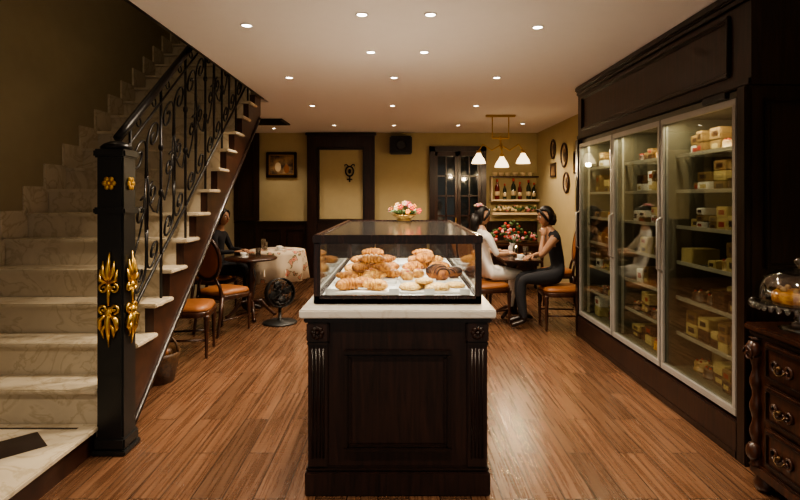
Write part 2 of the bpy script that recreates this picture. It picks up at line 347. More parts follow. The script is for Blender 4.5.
# railing
b=B('wrought_iron_stair_railing')
RX=SR+.02
def rail(y): return 1.79+.775*(y-3.18)
def low(y): return .37+.784*(y-3.12)+.13
ys=[3.27+.1*k for k in range(33)]
b.tube([(RX,y,rail(y)) for y in ys],.028,M_iron,seg=10)
b.tube([(RX,y,rail(y)-.13) for y in ys],.008,M_iron)
b.tube([(RX,y,low(y)) for y in ys],.011,M_iron)
def uv(u,v,u0): return (RX,u0+u,low(u0+u)+v)
def spiral(cu,cv,R,a0,turns,dirn,N=20):
    return [(cu+R*(1-.8*t)*math.cos(a0+dirn*turns*2*math.pi*t),cv+R*(1-.8*t)*math.sin(a0+dirn*turns*2*math.pi*t)) for t in [k/N for k in range(N+1)]]
pitch=.44
for k in range(7):
    u0=3.42+k*pitch
    n=int((u0-3.12)/.255)
    b.tube([(RX,u0,hn(n)-.002),(RX,u0,rail(u0))],.011,M_iron,seg=6)
    for v in (.45,.78): b.sph((RX,u0,low(u0)+v),(.02,.02,.03),M_iron,8)
    u1=u0+pitch/2; H=rail(u1)-.13-low(u1)
    for s in (-1,1):
        bot=spiral(s*.10,.13,.09,math.pi if s>0 else 0,1.3,s)
        top=spiral(s*.105,H-.17,.10,math.pi if s>0 else 0,1.3,-s)
        path=bot[::-1]+[(s*.006,.24),(s*.012,.36)]
        b.tube([uv(u,v,u1) for u,v in path],.008,M_iron,seg=6)
        path=top[::-1]+[(s*.006,H-.28),(s*.012,H-.38)]
        b.tube([uv(u,v,u1) for u,v in path],.008,M_iron,seg=6)
        mid=spiral(s*.085,H/2,.08,math.pi/2,1.35,s)
        b.tube([uv(u,v,u1) for u,v in [(s*.012,.36),(s*.02,H/2+.05),(s*.05,H/2+.077)]+mid],.008,M_iron,seg=6)
        b.tube([uv(u,v,u1) for u,v in [(s*.012,H-.38),(s*.04,H/2-.04),(s*.10,H/2-.14),(s*.16,H/2-.2),(s*.20,H/2-.12)]],.007,M_iron,seg=6)
    for q in (.11,.33):
        b.tube([(RX,u0+q+.03*math.cos(a),rail(u0+q)-.066+.03*math.sin(a)) for a in [j*math.pi/6 for j in range(12)]],.006,M_iron,seg=6,closed=True)
b.fin()
# newel
b=B('newel_post')
x0,x1,y0,y1=-1.765,-1.61,3.10,3.255
b.box(x0,x1,y0,y1,.0,1.78,M_black,.01)
b.box(x0-.02,x1+.02,y0-.02,y1+.02,0,.03,M_black,.006); b.box(x0-.012,x1+.012,y0-.012,y1+.012,.03,.10,M_black,.01)
b.box(x0-.015,x1+.015,y0-.015,y1+.015,1.40,1.44,M_black,.008); b.box(x0-.015,x1+.015,y0-.015,y1+.015,1.73,1.78,M_black,.01)
b.lathe([(.085,0),(.09,.015),(.07,.035),(.035,.05),(0,.055)],((x0+x1)/2,(y0+y1)/2,1.78),M_iron)
xc=(x0+x1)/2; yc=(y0+y1)/2
FM=Matrix.Translation((xc,y0,0)); SM=Matrix.Translation((x1,yc,0))@Matrix.Rotation(math.pi/2,4,'Z')
for M in (FM,SM):
    z=1.58
    for k in range(6):
        a=k*math.pi/3; b.sph((.026*math.cos(a),-.008,z+.026*math.sin(a)),(.016,.009,.016),M_gold,8,M=M)
    b.sph((0,-.012,z),.012,M_gold,8,M=M)
    zb=1.03
    b.tube([(0,-.006,zb-.03),(0,-.022,zb+.04),(.006,-.012,zb+.15)],[.010,.018,.003],M_gold,M=M)
    for s in (-1,1):
        b.tube([(s*.006,-.01,zb-.02),(s*.03,-.02,zb+.03),(s*.032,-.012,zb+.10)],[.010,.014,.003],M_gold,seg=6,M=M)
        b.tube([(s*.008,-.01,zb-.03),(s*.045,-.02,zb-.01),(s*.050,-.012,zb+.05)],[.010,.013,.003],M_gold,seg=6,M=M)
        P=spiral(s*.030,zb-.06,.028,math.pi/2,1.2,-s); b.tube([(p,-.012,q) for p,q in P],.007,M_gold,seg=6,M=M)
    b.sph((0,-.016,zb-.05),(.018,.015,.022),M_gold,10,M=M)
    b.tube([(0,-.014,zb-.05),(0,-.016,zb-.16)],[.012,.006],M_gold,seg=6,M=M)
    zb=.80
    b.tube([(0,-.006,zb+.06),(0,-.022,zb-.02),(0,-.010,zb-.17)],[.010,.020,.003],M_gold,M=M)
    for s in (-1,1):
        P=spiral(s*.032,zb+.05,.028,-math.pi/2,1.2,s); b.tube([(p,-.012,q) for p,q in P],.008,M_gold,seg=6,M=M)
        b.tube([(s*.01,-.012,zb+.02),(s*.045,-.022,zb-.01),(s*.05,-.014,zb-.06),(s*.035,-.01,zb-.09)],[.009,.016,.011,.003],M_gold,seg=6,M=M)
        b.tube([(s*.008,-.012,zb-.03),(s*.034,-.02,zb-.07),(s*.028,-.012,zb-.12)],[.009,.012,.003],M_gold,seg=6,M=M)
    b.sph((0,-.018,zb+.03),(.022,.016,.026),M_gold,10,M=M)
b.fin()
# ------------------------------------------------------------ counter
CX=-.012
def panel(b,M,w,z0,z1,mt,mo,d=.016):
    for k,(ins,dep,th) in enumerate(((0,.022,.022),(.022,.014,.014))):
        a=-w/2+ins; c=w/2-ins; p=z0+ins; q=z1-ins
        for r in ((a,c,p,p+th),(a,c,q-th,q),(a,a+th,p+th,q-th),(c-th,c,p+th,q-th)): b.box(r[0],r[1],-dep,0,r[2],r[3],mo,.005,M=M)
b=B('display_counter')
x0,x1,y0,y1=CX-.45,CX+.45,2.69,4.8
b.box(x0,x1,y0,y1,.10,.895,M_dark)
b.box(x0-.015,x1+.015,y0-.02,y1+.02,0,.12,M_dark,.006); b.box(x0-.01,x1+.01,y0-.014,y1+.014,.12,.145,M_dark2,.008)
b.box(x0-.02,x1+.02,y0-.025,y1+.025,.87,.895,M_dark2,.006)
FM=Matrix.Translation((CX,y0,0))
panel(b,FM,.54,.22,.73,M_dark,M_dark2)
for s in (-1,1):
    M=FM; xx=s*.40
    b.box(xx-.05,xx+.05,-.014,0,.145,.87,M_dark,.004,M=M)
    for j in range(4): b.tube([(xx-.027+j*.018,-.014,.19),(xx-.027+j*.018,-.014,.74)],.006,M_dark2,seg=6,M=M)
    b.box(xx-.055,xx+.055,-.03,0,.775,.87,M_dark,.006,M=M); b.box(xx-.055,xx+.055,-.024,0,.755,.775,M_dark2,.005,M=M)
    for k in range(8):
        a=k*math.pi/4; b.sph((xx+.022*math.cos(a),-.032,.822+.022*math.sin(a)),(.013,.008,.013),M_dark,8,M=M)
    b.sph((xx,-.035,.822),.011,M_dark,8,M=M)
for s,ang in ((-1,-math.pi/2),(1,math.pi/2)):
    for yy in (3.22,3.75,4.28):
        panel(b,Matrix.Translation((CX+s*.45,yy,0))@Matrix.Rotation(ang,4,'Z'),.44,.22,.73,M_dark,M_dark2)
b.box(CX-.49,CX+.49,2.645,4.84,.896,.938,M_white,.006)
b.fin()
b=B('glass_display_case')
x0,x1,y0,y1,z0,z1=CX-.44,CX+.44,2.79,4.64,.939,1.295
f=.034
b.box(x0,x1,y0,y1,z0,z0+.03,M_case,.003)
b.box(x0+f,x1-f,y0+f,y1-f,z0+.03,z0+.034,M_paper)
for xx in (x0,x1-f):
    for yy in (y0,y1-f): b.box(xx,xx+f,yy,yy+f,z0,z1,M_case,.004)
for yy in (y0-.006,y1-f+.006):
    b.box(x0-.006,x1+.006,yy,yy+f,z1-.04,z1+.006,M_case,.006); b.box(x0,x1,yy+.006,yy+f-.006,z0,z0+.045,M_case,.004)
for xx in (x0-.006,x1-f+.006):
    b.box(xx,xx+f,y0+.03,y1-.03,z1-.04,z1+.006,M_case,.006); b.box(xx+.006,xx+f-.006,y0+.03,y1-.03,z0,z0+.045,M_case,.004)
b.box(x0+f,x1-f,y0+.014,y0+.02,z0+.045,z1-.04,M_glass)
b.box(x0+.014,x0+.02,y0+f,y1-f,z0+.045,z1-.04,M_glass); b.box(x1-.02,x1-.014,y0+f,y1-f,z0+.045,z1-.04,M_glass)
b.box(x0+.03,x1-.03,y0+.03,y1-.03,z1-.010,z1-.002,M_topglass)
b.box(x0+f,x1-f,y1-.022,y1-.014,z0+.045,z1-.04,M_glass)
b.box(CX-.015,CX+.015,y1-.035,y1-.022,z0+.045,z1-.04,M_case,.002)
b.box(x0+.05,x1-.05,y0+.036,y0+.05,z1-.038,z1-.030,M_led)
for xx in (x0+.036,x1-.05): b.box(xx,xx+.012,y0+.1,y1-.1,z1-.038,z1-.030,M_led)
b.fin()
for (yy,e) in ((2.98,3.6),(3.6,4.2),(4.2,4.2)):
    l=D.lights.new('case_led','AREA'); l.shape='RECTANGLE'; l.size=.74; l.size_y=.06; l.energy=e; l.color=(1,.92,.80)
    o=D.objects.new('case_led',l); o.location=(CX,yy,z1-.05); bpy.context.scene.collection.objects.link(o)
def croissant(name,x,y,z,rot,L=.085,R=.034,mat=M_cro,bend=.9,stripe=False,seglob=3.5):
    b=B(name); N=48; Rg=[]; seg=14
    for i in range(N+1):
        t=-1+2*i/N; a=t*bend; rc=L/math.sin(min(bend,1.5))
        c=Vector((rc*math.sin(a),rc*(math.cos(a)-1),0))
        st=(t*seglob+.5)%1.0
        r=R*(max(0.02,1-abs(t)**2.2)**.62)*(1.12-.36*(abs(st-.5)*2)**2.5)
        nm=Vector((math.sin(a),math.cos(a),0))
        Rg.append([c+nm*math.cos(2*math.pi*k/seg)*r+Vector((0,0,1))*(math.sin(2*math.pi*k/seg)*r*.85+R*.8) for k in range(seg)])
    b.rings(Rg,mat)
    if stripe:
        for j in range(-3,4):
            a=j/4.2*bend; rc=L/math.sin(bend); c=Vector((rc*math.sin(a),rc*(math.cos(a)-1),0)); nm=Vector((math.sin(a),math.cos(a),0)); r=R*(1-abs(j/4.2)**2.2)**.62*1.1
            b.tube([c+nm*math.cos(q)*r+Vector((0,0,math.sin(q)*r*.85+R*.8)) for q in [k*math.pi/8 for k in range(9)]],.004,M_choc,seg=5)
    return b.fin(TR(x,y,z,rot))
for i,(tx,ty,w,d) in enumerate(((-.20,3.0,.38,.26),(.20,3.02,.38,.26),(-.20,3.37,.38,.28),(.20,3.4,.38,.28),(-.2,3.78,.38,.34),(.2,3.8,.38,.34),(-.2,4.24,.38,.34),(.2,4.24,.38,.34))):
    b=B('pastry_tray'); tx+=CX
    b.box(tx-w/2,tx+w/2,ty-d/2,ty+d/2,.9735,.980,M_paper,.002)
    for q in ((tx-w/2,tx+w/2,ty-d/2,ty-d/2+.006),(tx-w/2,tx+w/2,ty+d/2-.006,ty+d/2),(tx-w/2,tx-w/2+.006,ty-d/2,ty+d/2),(tx+w/2-.006,tx+w/2,ty-d/2,ty+d/2)): b.box(*q,.976,.988,M_paper,.001)
    b.fin()
ZT=.981
for (x,y,r,m,L,R) in ((-.28,2.99,.5,0,.078,.038),(-.12,2.98,-.35,2,.070,.036),(-.20,3.08,2.6,0,.07,.034)):
    croissant('croissant',x+CX,y,ZT,r,L=L,R=R,mat=(M_cro,M_cro2,M_cro3)[m])
for (x,y,r,m) in ((-.31,3.34,-.5,0),(-.16,3.36,.5,2),(-.05,3.44,2.5,0),(-.26,3.46,.2,2),
                (-.32,3.70,.8,2),(-.17,3.74,-.4,0),(-.05,3.72,1.2,0),(-.26,3.88,2.5,0),(-.10,3.88,.4,2),
                (-.3,4.2,.2,0),(-.12,4.22,-.8,2),(.12,4.2,.9,0),(.28,4.24,0,2),(.2,4.33,.5,0)):
    croissant('croissant',x+CX,y,ZT,r,L=.070+.014*random.random(),R=.032+.006*random.random(),mat=(M_cro,M_cro2,M_cro3)[m])
for (x,y,r,z) in ((-.24,3.40,.9,.048),(-.10,3.41,-.8,.048),(-.17,3.42,.1,.095),(-.24,3.79,.1,.050),(-.10,3.8,.9,.050),(-.17,3.81,-.5,.098),(-.21,4.2,.4,.05),(.2,4.24,-.4,.05)):
    croissant('croissant',x+CX,y,ZT+z,r,mat=random.choice([M_cro,M_cro3]))
croissant('chocolate_croissant',.25+CX,3.34,ZT,-1.0,L=.095,R=.056,mat=M_cro2,bend=.5,stripe=True)
croissant('chocolate_croissant',.36+CX,3.45,ZT,.9,L=.07,R=.040,mat=M_cro2,bend=.5,stripe=True)
for (x,y,r,z) in ((.10,3.72,.3,0),(.29,3.76,-.3,0),(.19,3.88,.1,0),(.19,3.79,.5,.058)):
    croissant('braided_loaf',x+CX,y,ZT+z,r,L=.08,R=.040,mat=M_cro,bend=.12,seglob=5)
for (x,y) in ((.06,3.34),(.13,3.45),(.05,3.47)):
    b=B('glazed_bun'); b.lathe([(0,0),(.030,0),(.040,.015),(.038,.036),(.024,.050),(0,.054)],(0,0,0),M_cro3,16,wav=lambda a,z:.05*math.sin(6*a)); b.sph((0,0,.050),(.014,.014,.008),M_red,8); b.fin(TR(x+CX,y,ZT))
for (x,y,s,z) in ((.07,3.01,1,0),(.22,2.98,1.1,0),(.33,3.08,.85,0),(.14,3.10,.8,.0),(.15,3.02,.8,.034)):
    b=B('almond_pastry')
    b.lathe([(.0,0),(.055,.0),(.068,.012),(.06,.026),(.03,.034),(0,.03)],(0,0,0),M_almond,wav=lambda a,z:.06*math.sin(5*a+x*30))
    for k in range(24):
        a=random.random()*6.28; r=.055*random.random()**.5; b.sph((r*math.cos(a),r*math.sin(a),.031-.006*(r/.055)),(.008,.004,.002),M_cream,6)
    b.fin(TR(x+CX,y,ZT+z)@Matrix.Scale(s,4))
for (x,y) in ((-.36,2.85),(-.02,2.85),(.17,2.85),(.36,2.85),(-.2,3.18),(.2,3.2)):
    b=B('price_tag'); b.box(-.028,.028,-.001,.001,0,.036,M_paper,M=Matrix.Rotation(-.35,4,'X')); b.box(-.02,.02,-.004,.016,0,.003,M_black); b.fin(TR(x+CX,y,.9735))
b=B('flower_centerpiece')
fx,fy,fz=.035,4.42,1.302
b.lathe([(.06,0),(.065,.008),(.05,.018),(.08,.035),(.10,.05),(.10,.055),(.08,.05),(.0,.03)],(fx,fy,fz),M_brass)
for k in range(26):
    a=random.random()*6.28; r=.14*random.random()**.6; zz=.06+.075*(1-(r/.15)**2)+.015*random.random()
    m=random.choice([M_pink,M_cream,M_orange,M_red,M_leather]); p=Vector((fx+r*math.cos(a),fy+r*math.sin(a),fz+zz))
    b.tube([(fx+.3*r*math.cos(a),fy+.3*r*math.sin(a),fz+.04),p],.003,M_leaf,seg=4)
    for j in range(5):
        q=j*1.257; b.sph(p+Vector((.013*math.cos(q),.006*math.sin(q)-.006,.013*math.sin(q))),(.009,.007,.009),m,6)
    b.sph(p+Vector((0,-.008,0)),.006,M_orange,6)
for k in range(16):
    a=k*.393; rr=.12+.05*random.random(); b.tube([(fx+.05*math.cos(a),fy+.05*math.sin(a),fz+.05),(fx+.1*math.cos(a),fy+.1*math.sin(a),fz+.085),(fx+rr*math.cos(a),fy+rr*math.sin(a),fz+.06+.03*random.random())],[.008,.016,.002],M_leaf,flat=.4,seg=6)
b.fin()
# ------------------------------------------------------------ fridge
b=B('glass_door_refrigerator')
FX=1.95; Y0,Y1=3.06,5.76; ZB,ZTp=.235,2.07
b.box(FX+.02,XR-.004,Y0,Y1,.0,ZB,M_dark)
b.box(FX-.03,FX+.02,Y0-.02,Y1+.04,0,ZB-.02,M_dark,.008); b.box(FX-.035,FX+.02,Y0-.02,Y1+.04,0,.05,M_dark2,.006)
b.box(XR-.04,XR-.004,Y0,Y1,ZB,ZTp,M_fridgein)
b.box(FX+.02,XR-.004,Y0,Y0+.03,ZB,ZTp,M_fridgein); b.box(FX+.02,XR-.004,Y1-.03,Y1,ZB,ZTp,M_fridgein)
b.box(FX+.02,XR-.004,Y0,Y1,ZTp,ZTp+.05,M_fridgein); b.box(FX+.02,XR-.04,Y0+.03,Y1-.03,ZB,ZB+.02,M_fridgein)
dl=(Y1-Y0)/3
for i in range(3):
    a=Y0+i*dl+.008; c=Y0+(i+1)*dl-.008; fr=.036
    for q in ((a,c,ZB+.0,ZB+.045),(a,c,ZTp-.04,ZTp),(a,a+fr,ZB+.045,ZTp-.04),(c-fr,c,ZB+.045,ZTp-.04)): b.box(FX-.02,FX+.018,q[0],q[1],q[2],q[3],M_alu,.004)
    b.box(FX-.004,FX+.004,a+fr,c-fr,ZB+.045,ZTp-.04,M_fglass)
    b.tube([(FX-.02,c-.02,.95),(FX-.055,c-.02,.97),(FX-.055,c-.02,1.33),(FX-.02,c-.02,1.35)],.009,M_alu)
for i in range(1,3): b.box(FX+.03,XR-.04,Y0+i*dl-.015,Y0+i*dl+.015,ZB,ZTp,M_fridgein)
SH=[.50,.76,1.02,1.28,1.54,1.80]
for z in SH:
    for k in range(9): b.box(FX+.10+.052*k,FX+.106+.052*k,Y0+.03,Y1-.03,z-.004,z,M_wire)
    b.box(FX+.09,FX+.10,Y0+.03,Y1-.03,z-.012,z+.014,M_wire)
for i in range(4):
    yy=Y0+.045+i*(Y1-Y0-.09)/3
    b.box(FX+.06,FX+.08,yy-.012,yy+.012,ZB+.03,ZTp-.03,M_wire)
b.box(FX-.05,FX-.02,3.12,3.36,2.075,2.11,M_black,.003)
b.box(FX,XR-.004,2.96,3.055,0,2.12,M_dark,.004)
b.box(FX-.035,FX,2.96,3.04,.0,2.12,M_dark2,.006)
b.box(FX,XR-.004,5.765,5.84,0,2.12,M_dark,.004); b.box(FX-.03,FX,5.765,5.84,0,2.12,M_dark2,.006)
panel(b,Matrix.Translation((2.27,2.96,0)),.5,1.1,2.05,M_dark,M_dark2)
b.fin()
for i in range(3):
    l=D.lights.new('fridge_light','AREA'); l.shape='RECTANGLE'; l.energy=7.5; l.color=(1,.86,.60)
    o=D.objects.new('fridge_light',l); o.location=(FX+.06,Y0+(i+.5)*dl,ZTp-.03); o.rotation_euler=(0,math.radians(-20),0)
    l.size=.05; l.size_y=.75; bpy.context.scene.collection.objects.link(o)
b=B('packaged_cakes')
for z in [ZB+.021]+SH:
    for i in range(3):
        y=Y0+i*dl+.055
        while y<Y0+(i+1)*dl-.17:
            w=.07+.08*random.random()
            k=random.random()*(.7 if z>1.2 else 1)
            xx=FX+.115+.05*random.random(); hh=.045+.07*random.random()
            if k<.55:
                zz=z+.001
                for q in range(random.choice([1,2,2,3])):
                    if zz+hh>z+.21: break
                    b.box(xx,xx+.2,y,y+w,zz,zz+hh-.002,random.choice([M_box,M_kraft,M_darkcake,M_kraft,M_box,M_paper]),.005)
                    b.box(xx-.002,xx,y+w*.25,y+w*.75,zz+hh*.3,zz+hh*.7,random.choice([M_boxr,M_box,M_choc,M_choc]))
                    zz+=hh
            elif k<.95:
                r=w*.5; mt=random.choice([M_darkcake,M_cake,M_cro3,M_darkcake]); b.lathe([(r,0),(r,.010),(r*.9,.011),(r*.9,.055),(r*.8,.065),(0,.068)],(xx+r,y+r,z+.001),mt)
                for q in range(5): b.sph((xx+r+.6*r*math.cos(q*1.256),y+r+.6*r*math.sin(q*1.256),z+.07),.009,random.choice([M_red,M_cream]),6)
                b.box(xx+.16,xx+.32,y,y+w,z+.001,z+.05+.08*random.random(),random.choice([M_kraft,M_box]),.005)
            y+=w+.010+.02*random.random()
b.fin()
b=B('wooden_header_cabinet')
hz0,hz1=2.125,2.64
b.box(FX,XR-.004,2.96,5.84,hz0,hz1,M_dark)
b.box(FX-.03,XR-.004,2.96,5.86,hz1,HC-.002,M_dark2,.012); b.box(FX-.015,FX,2.96,5.85,hz1-.04,hz1,M_dark2,.01)
b.box(FX-.012,FX,2.96,5.85,hz0,hz0+.045,M_dark2,.008)
HM=Matrix.Translation((FX,4.42,0))@Matrix.Rotation(-math.pi/2,4,'Z')
panel(b,HM,2.55,hz0+.08,hz1-.07,M_dark,M_dark2)
b.fin()
# ------------------------------------------------------------ dresser
b=B('carved_wooden_dresser')
dx,dy0,dy1=1.83,1.95,2.76
b.box(dx,dx+.5,dy0,dy1,.10,.80,M_mid)
b.box(dx-.035,dx+.52,dy0-.02,dy1+.03,.815,.85,M_mid,.01); b.box(dx-.02,dx+.51,dy0-.01,dy1+.015,.79,.815,M_dark2,.008)
b.box(dx-.02,dx+.5,dy0,dy1+.01,.08,.14,M_mid,.01)
for xx in (.03,.45):
    for yy in (dy0+.04,dy1-.04): b.lathe([(.03,0),(.045,.02),(.05,.045),(.035,.075),(.03,.09)],(dx+xx,yy,0),M_mid)
for k,(z0,z1) in enumerate(((.16,.36),(.38,.57),(.59,.78))):
    yc=(dy0+dy1)/2-.02; M=Matrix.Translation((dx,yc,0))@Matrix.Rotation(-math.pi/2,4,'Z')
    w=.64; b.box(-w/2,w/2,-.02,0,z0,z1,M_mid,.008,M=M)
    for r in ((-w/2+.02,w/2-.02,z0+.015,z0+.03),(-w/2+.02,w/2-.02,z1-.03,z1-.015),(-w/2+.02,-w/2+.035,z0+.03,z1-.03),(w/2-.035,w/2-.02,z0+.03,z1-.03)): b.box(r[0],r[1],-.03,-.02,r[2],r[3],M_dark2,.004,M=M)
    for s in (-1,1):
        cx=s*.19; cz=(z0+z1)/2
        for sp in (-1,1):
            P=spiral(cx+sp*.045,cz,.035,0 if sp<0 else math.pi,1.3,sp); b.tube([(p,-.026,q) for p,q in P],.007,M_mid,seg=6,M=M)
        b.sph((cx,-.035,cz),(.014,.016,.014),M_bronze,10,M=M)
        b.tube([(cx-.035,-.03,cz-.005),(cx-.026,-.042,cz-.026),(cx,-.046,cz-.034),(cx+.026,-.042,cz-.026),(cx+.035,-.03,cz-.005)],.004,M_bronze,seg=6,M=M)
prof=[]
for k in range(29):
    z=.14+k*.0225; prof.append((.026+.007*math.sin(k*1.1),z))
b.lathe([(.035,.13)]+prof+[(.036,.78)],(dx-.005,dy1-.03,0),M_mid,seg=16)
b.sph((dx-.02,dy1-.03,.72),(.035,.04,.05),M_mid,12); b.sph((dx-.02,dy1-.03,.2),(.035,.04,.05),M_mid,12)
P=spiral(0,.70,.04,0,1.3,1); b.tube([(dx-.05,dy1-.03+p,q) for p,q in P],.007,M_mid,seg=6)
panel(b,Matrix.Translation((dx+.27,dy1,0))@Matrix.Rotation(math.pi,4,'Z'),.36,.18,.75,M_mid,M_dark2)
b.fin()
b=B('cake_stand_with_glass_dome')
c=(1.95,2.60,.851)
b.lathe([(.085,0),(.09,.006),(.05,.018),(.022,.04),(.028,.055),(.018,.075),(.03,.10),(.07,.115),(.2,.12),(.205,.127),(.2,.131),(0,.131)],c,M_crys,seg=32)
for k in range(36):
    a=k*math.pi/18; b.sph((c[0]+.203*math.cos(a),c[1]+.203*math.sin(a),c[2]+.116),(.012,.012,.016),M_crys,8)
b.lathe([(.165,.132),(.168,.14),(.165,.2),(.145,.25),(.10,.285),(.04,.3),(.012,.303)],c,M_crys,seg=32,cap=False)
b.lathe([(.01,.30),(.012,.312),(.024,.325),(.026,.338),(.014,.352),(0,.355)],c,M_crys)
b.lathe([(.11,.132),(.115,.14),(.115,.175),(.10,.188),(0,.19)],c,M_cro3)
for k in range(8):
    a=k*math.pi/4; b.sph((c[0]+.08*math.cos(a),c[1]+.08*math.sin(a),c[2]+.195),.015,M_cake,8)
b.fin()
# ------------------------------------------------------------ chairs / tables
def chair(x,y,rz):
    b=B('dining_chair')
    for s in (-1,1):
        b.lathe([(.012,0),(.016,.03),(.013,.05),(.022,.30),(.026,.34),(.02,.35),(.028,.37),(.028,.40)],(s*.2,.19,0),M_mid,seg=12)
        b.tube([(s*.17,-.27,0),(s*.17,-.23,.2),(s*.17,-.2,.42)],[.014,.018,.024],M_mid)
        b.tube([(s*.17,-.2,.42),(s*.15,-.215,.54),(s*.10,-.235,.62)],[.022,.017,.017],M_mid)
        b.tube([(s*.2,.18,.17),(s*.18,-.2,.17)],.010,M_mid,seg=6)
    def tr(z,k=1.0,N=28):
        r=[]
        for j in range(N):
            a=2*math.pi*j/N; cx=abs(math.cos(a))**.55*math.copysign(1,math.cos(a)); sy=abs(math.sin(a))**.55*math.copysign(1,math.sin(a))
            w=.235+.025*sy; r.append(Vector((cx*w*k,sy*.225*k,z)))
        return r
    b.rings([tr(.385),tr(.39,1.02),tr(.43,1.02),tr(.435,1.0)],M_mid)
    b.rings([tr(.435,.97),tr(.455,.99),tr(.48,.93),tr(.495,.7),tr(.498,.3)],M_leather)
    cz,ry,rx=.84,.235,.205; tilt=.14
    bp=lambda u,v,d=0:(u,-.235-(v-.6)*tilt+d,v)
    b.tube([bp(rx*math.cos(a),cz+ry*math.sin(a)) for a in [k*math.pi/16 for k in range(32)]],.021,M_mid,closed=True)
    for sg in (1,-1):
        b.rings([[Vector(bp(rx*.93*q*math.cos(a),cz+ry*.93*q*math.sin(a),sg*d)) for a in [k*math.pi/14 for k in range(28)]] for q,d in ((1,.0),(.95,.014),(.7,.024),(.3,.028))],M_leather)
    b.sph(bp(0,cz+ry+.02),(.04,.018,.02),M_mid,8)
    return b.fin(TR(x,y,0,rz))
R_=math.radians
chair(-2.02,5.12,R_(-80))
chair(-1.98,5.98,R_(-25))
chair(-2.42,6.98,R_(-100))
chair(1.03,6.38,R_(-66))
chair(1.84,6.14,R_(86))
chair(1.05,7.85,R_(-110)); chair(2.2,7.5,R_(80))
b=B('pedestal_side_table')
tx,ty=-1.86,6.66
b.lathe([(0,.0),(.31,0),(.325,.012),(.31,.03),(.0,.03)],(tx,ty,.72),M_mid,32)
b.lathe([(.03,.08),(.05,.12),(.03,.2),(.028,.3),(.045,.4),(.06,.46),(.035,.55),(.03,.62),(.08,.70),(.1,.72)],(tx,ty,0),M_mid,16)
for k in range(4):
    a=k*math.pi/2+.4; f=lambda r,z:(tx+r*math.cos(a),ty+r*math.sin(a),z)
    b.tube([f(.02,.2),f(.12,.2),f(.2,.1),f(.27,.03),f(.31,.022)],[.022,.024,.02,.02,.022],M_mid)
b.fin()
b=B('tablecloth_table')
tx,ty=-1.76,7.6
b.lathe([(.0,.752),(.38,.752),(.40,.745),(.41,.70),(.42,.55),(.435,.34),(.43,.34),(.40,.7)],(tx,ty,0),M_floral,64,wav=lambda a,z:(.07*math.sin(9*a)*max(0,(.745-z))/.34))
b.lathe([(.2,0),(.22,.02),(.05,.05),(.04,.3),(.05,.6),(.2,.73)],(tx,ty,0),M_mid,16); b.fin()
def cup(x,y,z):
    b=B('coffee_cup'); b.lathe([(0,0),(.06,.002),(.065,.01),(.02,.008)],(x,y,z),M_paper,16); b.lathe([(.02,.008),(.035,.03),(.04,.06),(.037,.06),(.03,.03),(0,.02)],(x,y,z),M_paper,16)
    b.tube([(x+.036,y,z+.05),(x+.06,y,z+.045),(x+.058,y,z+.025),(x+.034,y,z+.022)],.004,M_paper,seg=6); b.fin()
def tumbler(x,y,z,h=.12):
    b=B('drinking_glass'); b.lathe([(0,0),(.028,0),(.034,h),(.031,h),(.026,.008),(0,.008)],(x,y,z),M_crys,16); b.fin()
cup(-1.94,6.6,.751); tumbler(-1.76,6.62,.751); cup(-1.7,7.5,.753); tumbler(-1.88,7.45,.753); tumbler(-1.95,7.62,.753,.15)
b=B('floor_fan')
x,y=-1.43,6.35
b.lathe([(0,0),(.2,0),(.205,.012),(.19,.022),(.05,.035),(.02,.05),(.018,.22),(0,.22)],(x,y,0),M_black,28)
FMx=Matrix.Translation((x,y,.36))@Matrix.Rotation(R_(35),4,'Z')@Matrix.Rotation(R_(80),4,'X')
for rr in (.17,.13,.09,.05):
    for zz in (.05,-.05): b.tube([(rr*math.cos(a),rr*math.sin(a),zz) for a in [k*math.pi/12 for k in range(24)]],.004,M_black,closed=True,seg=5,M=FMx)
b.lathe([(.165,-.05),(.175,-.05),(.175,.05),(.165,.05)],(0,0,0),M_black,28,M=FMx,cap=False)
for k in range(12):
    a=k*math.pi/6
    for zz in (.05,-.05): b.tube([(0.02*math.cos(a),.02*math.sin(a),zz),(.17*math.cos(a),.17*math.sin(a),zz)],.003,M_black,seg=5,M=FMx)
for k in range(4):
    a=k*math.pi/2; t=[(0.02*math.cos(a),.02*math.sin(a),-.01),(.08*math.cos(a+.2),.08*math.sin(a+.2),.0),(.145*math.cos(a+.3),.145*math.sin(a+.3),.015)]
    b.tube(t,[.015,.045,.03],M_black,seg=8,flat=.15,M=FMx)
b.lathe([(0,-.1),(.04,-.09),(.045,-.03),(.03,.02),(0,.03)],(0,0,0),M_black,16,M=FMx)
b.tube([(x-.12,y+.08,.36),(x-.06,y+.05,.22),(x,y,.2)],.012,M_black); b.fin()
b=B('wicker_basket')
b.lathe([(0,0),(.13,0),(.17,.2),(.18,.24),(.165,.24),(.15,.18),(0,.02)],(-1.98,4.35,0),M_wicker,24,wav=lambda a,z:.02*math.sin(16*a)*math.sin(z*90))
b.tube([(-1.98+.17*math.cos(a),4.35,.24+.16*math.sin(a)) for a in [k*math.pi/12 for k in range(13)]],.01,M_wicker)
for k in range(12):
    a=random.random()*6.28; r=.12*random.random(); b.sph((-1.98+r*math.cos(a),4.35+r*math.sin(a),.24),.04,random.choice([M_wicker,M_leather]),8)
b.fin()
b=B('dining_table')
tx,ty=1.43,6.58
b.box(tx-.22,tx+.24,ty-.38,ty+.42,.727,.757,M_mid,.012); b.box(tx-.18,tx+.20,ty-.33,ty+.38,.69,.727,M_mid,.005)
b.lathe([(.04,.03),(.06,.1),(.035,.2),(.03,.35),(.055,.45),(.035,.6),(.09,.69)],(tx,ty+.12,0),M_mid,16)
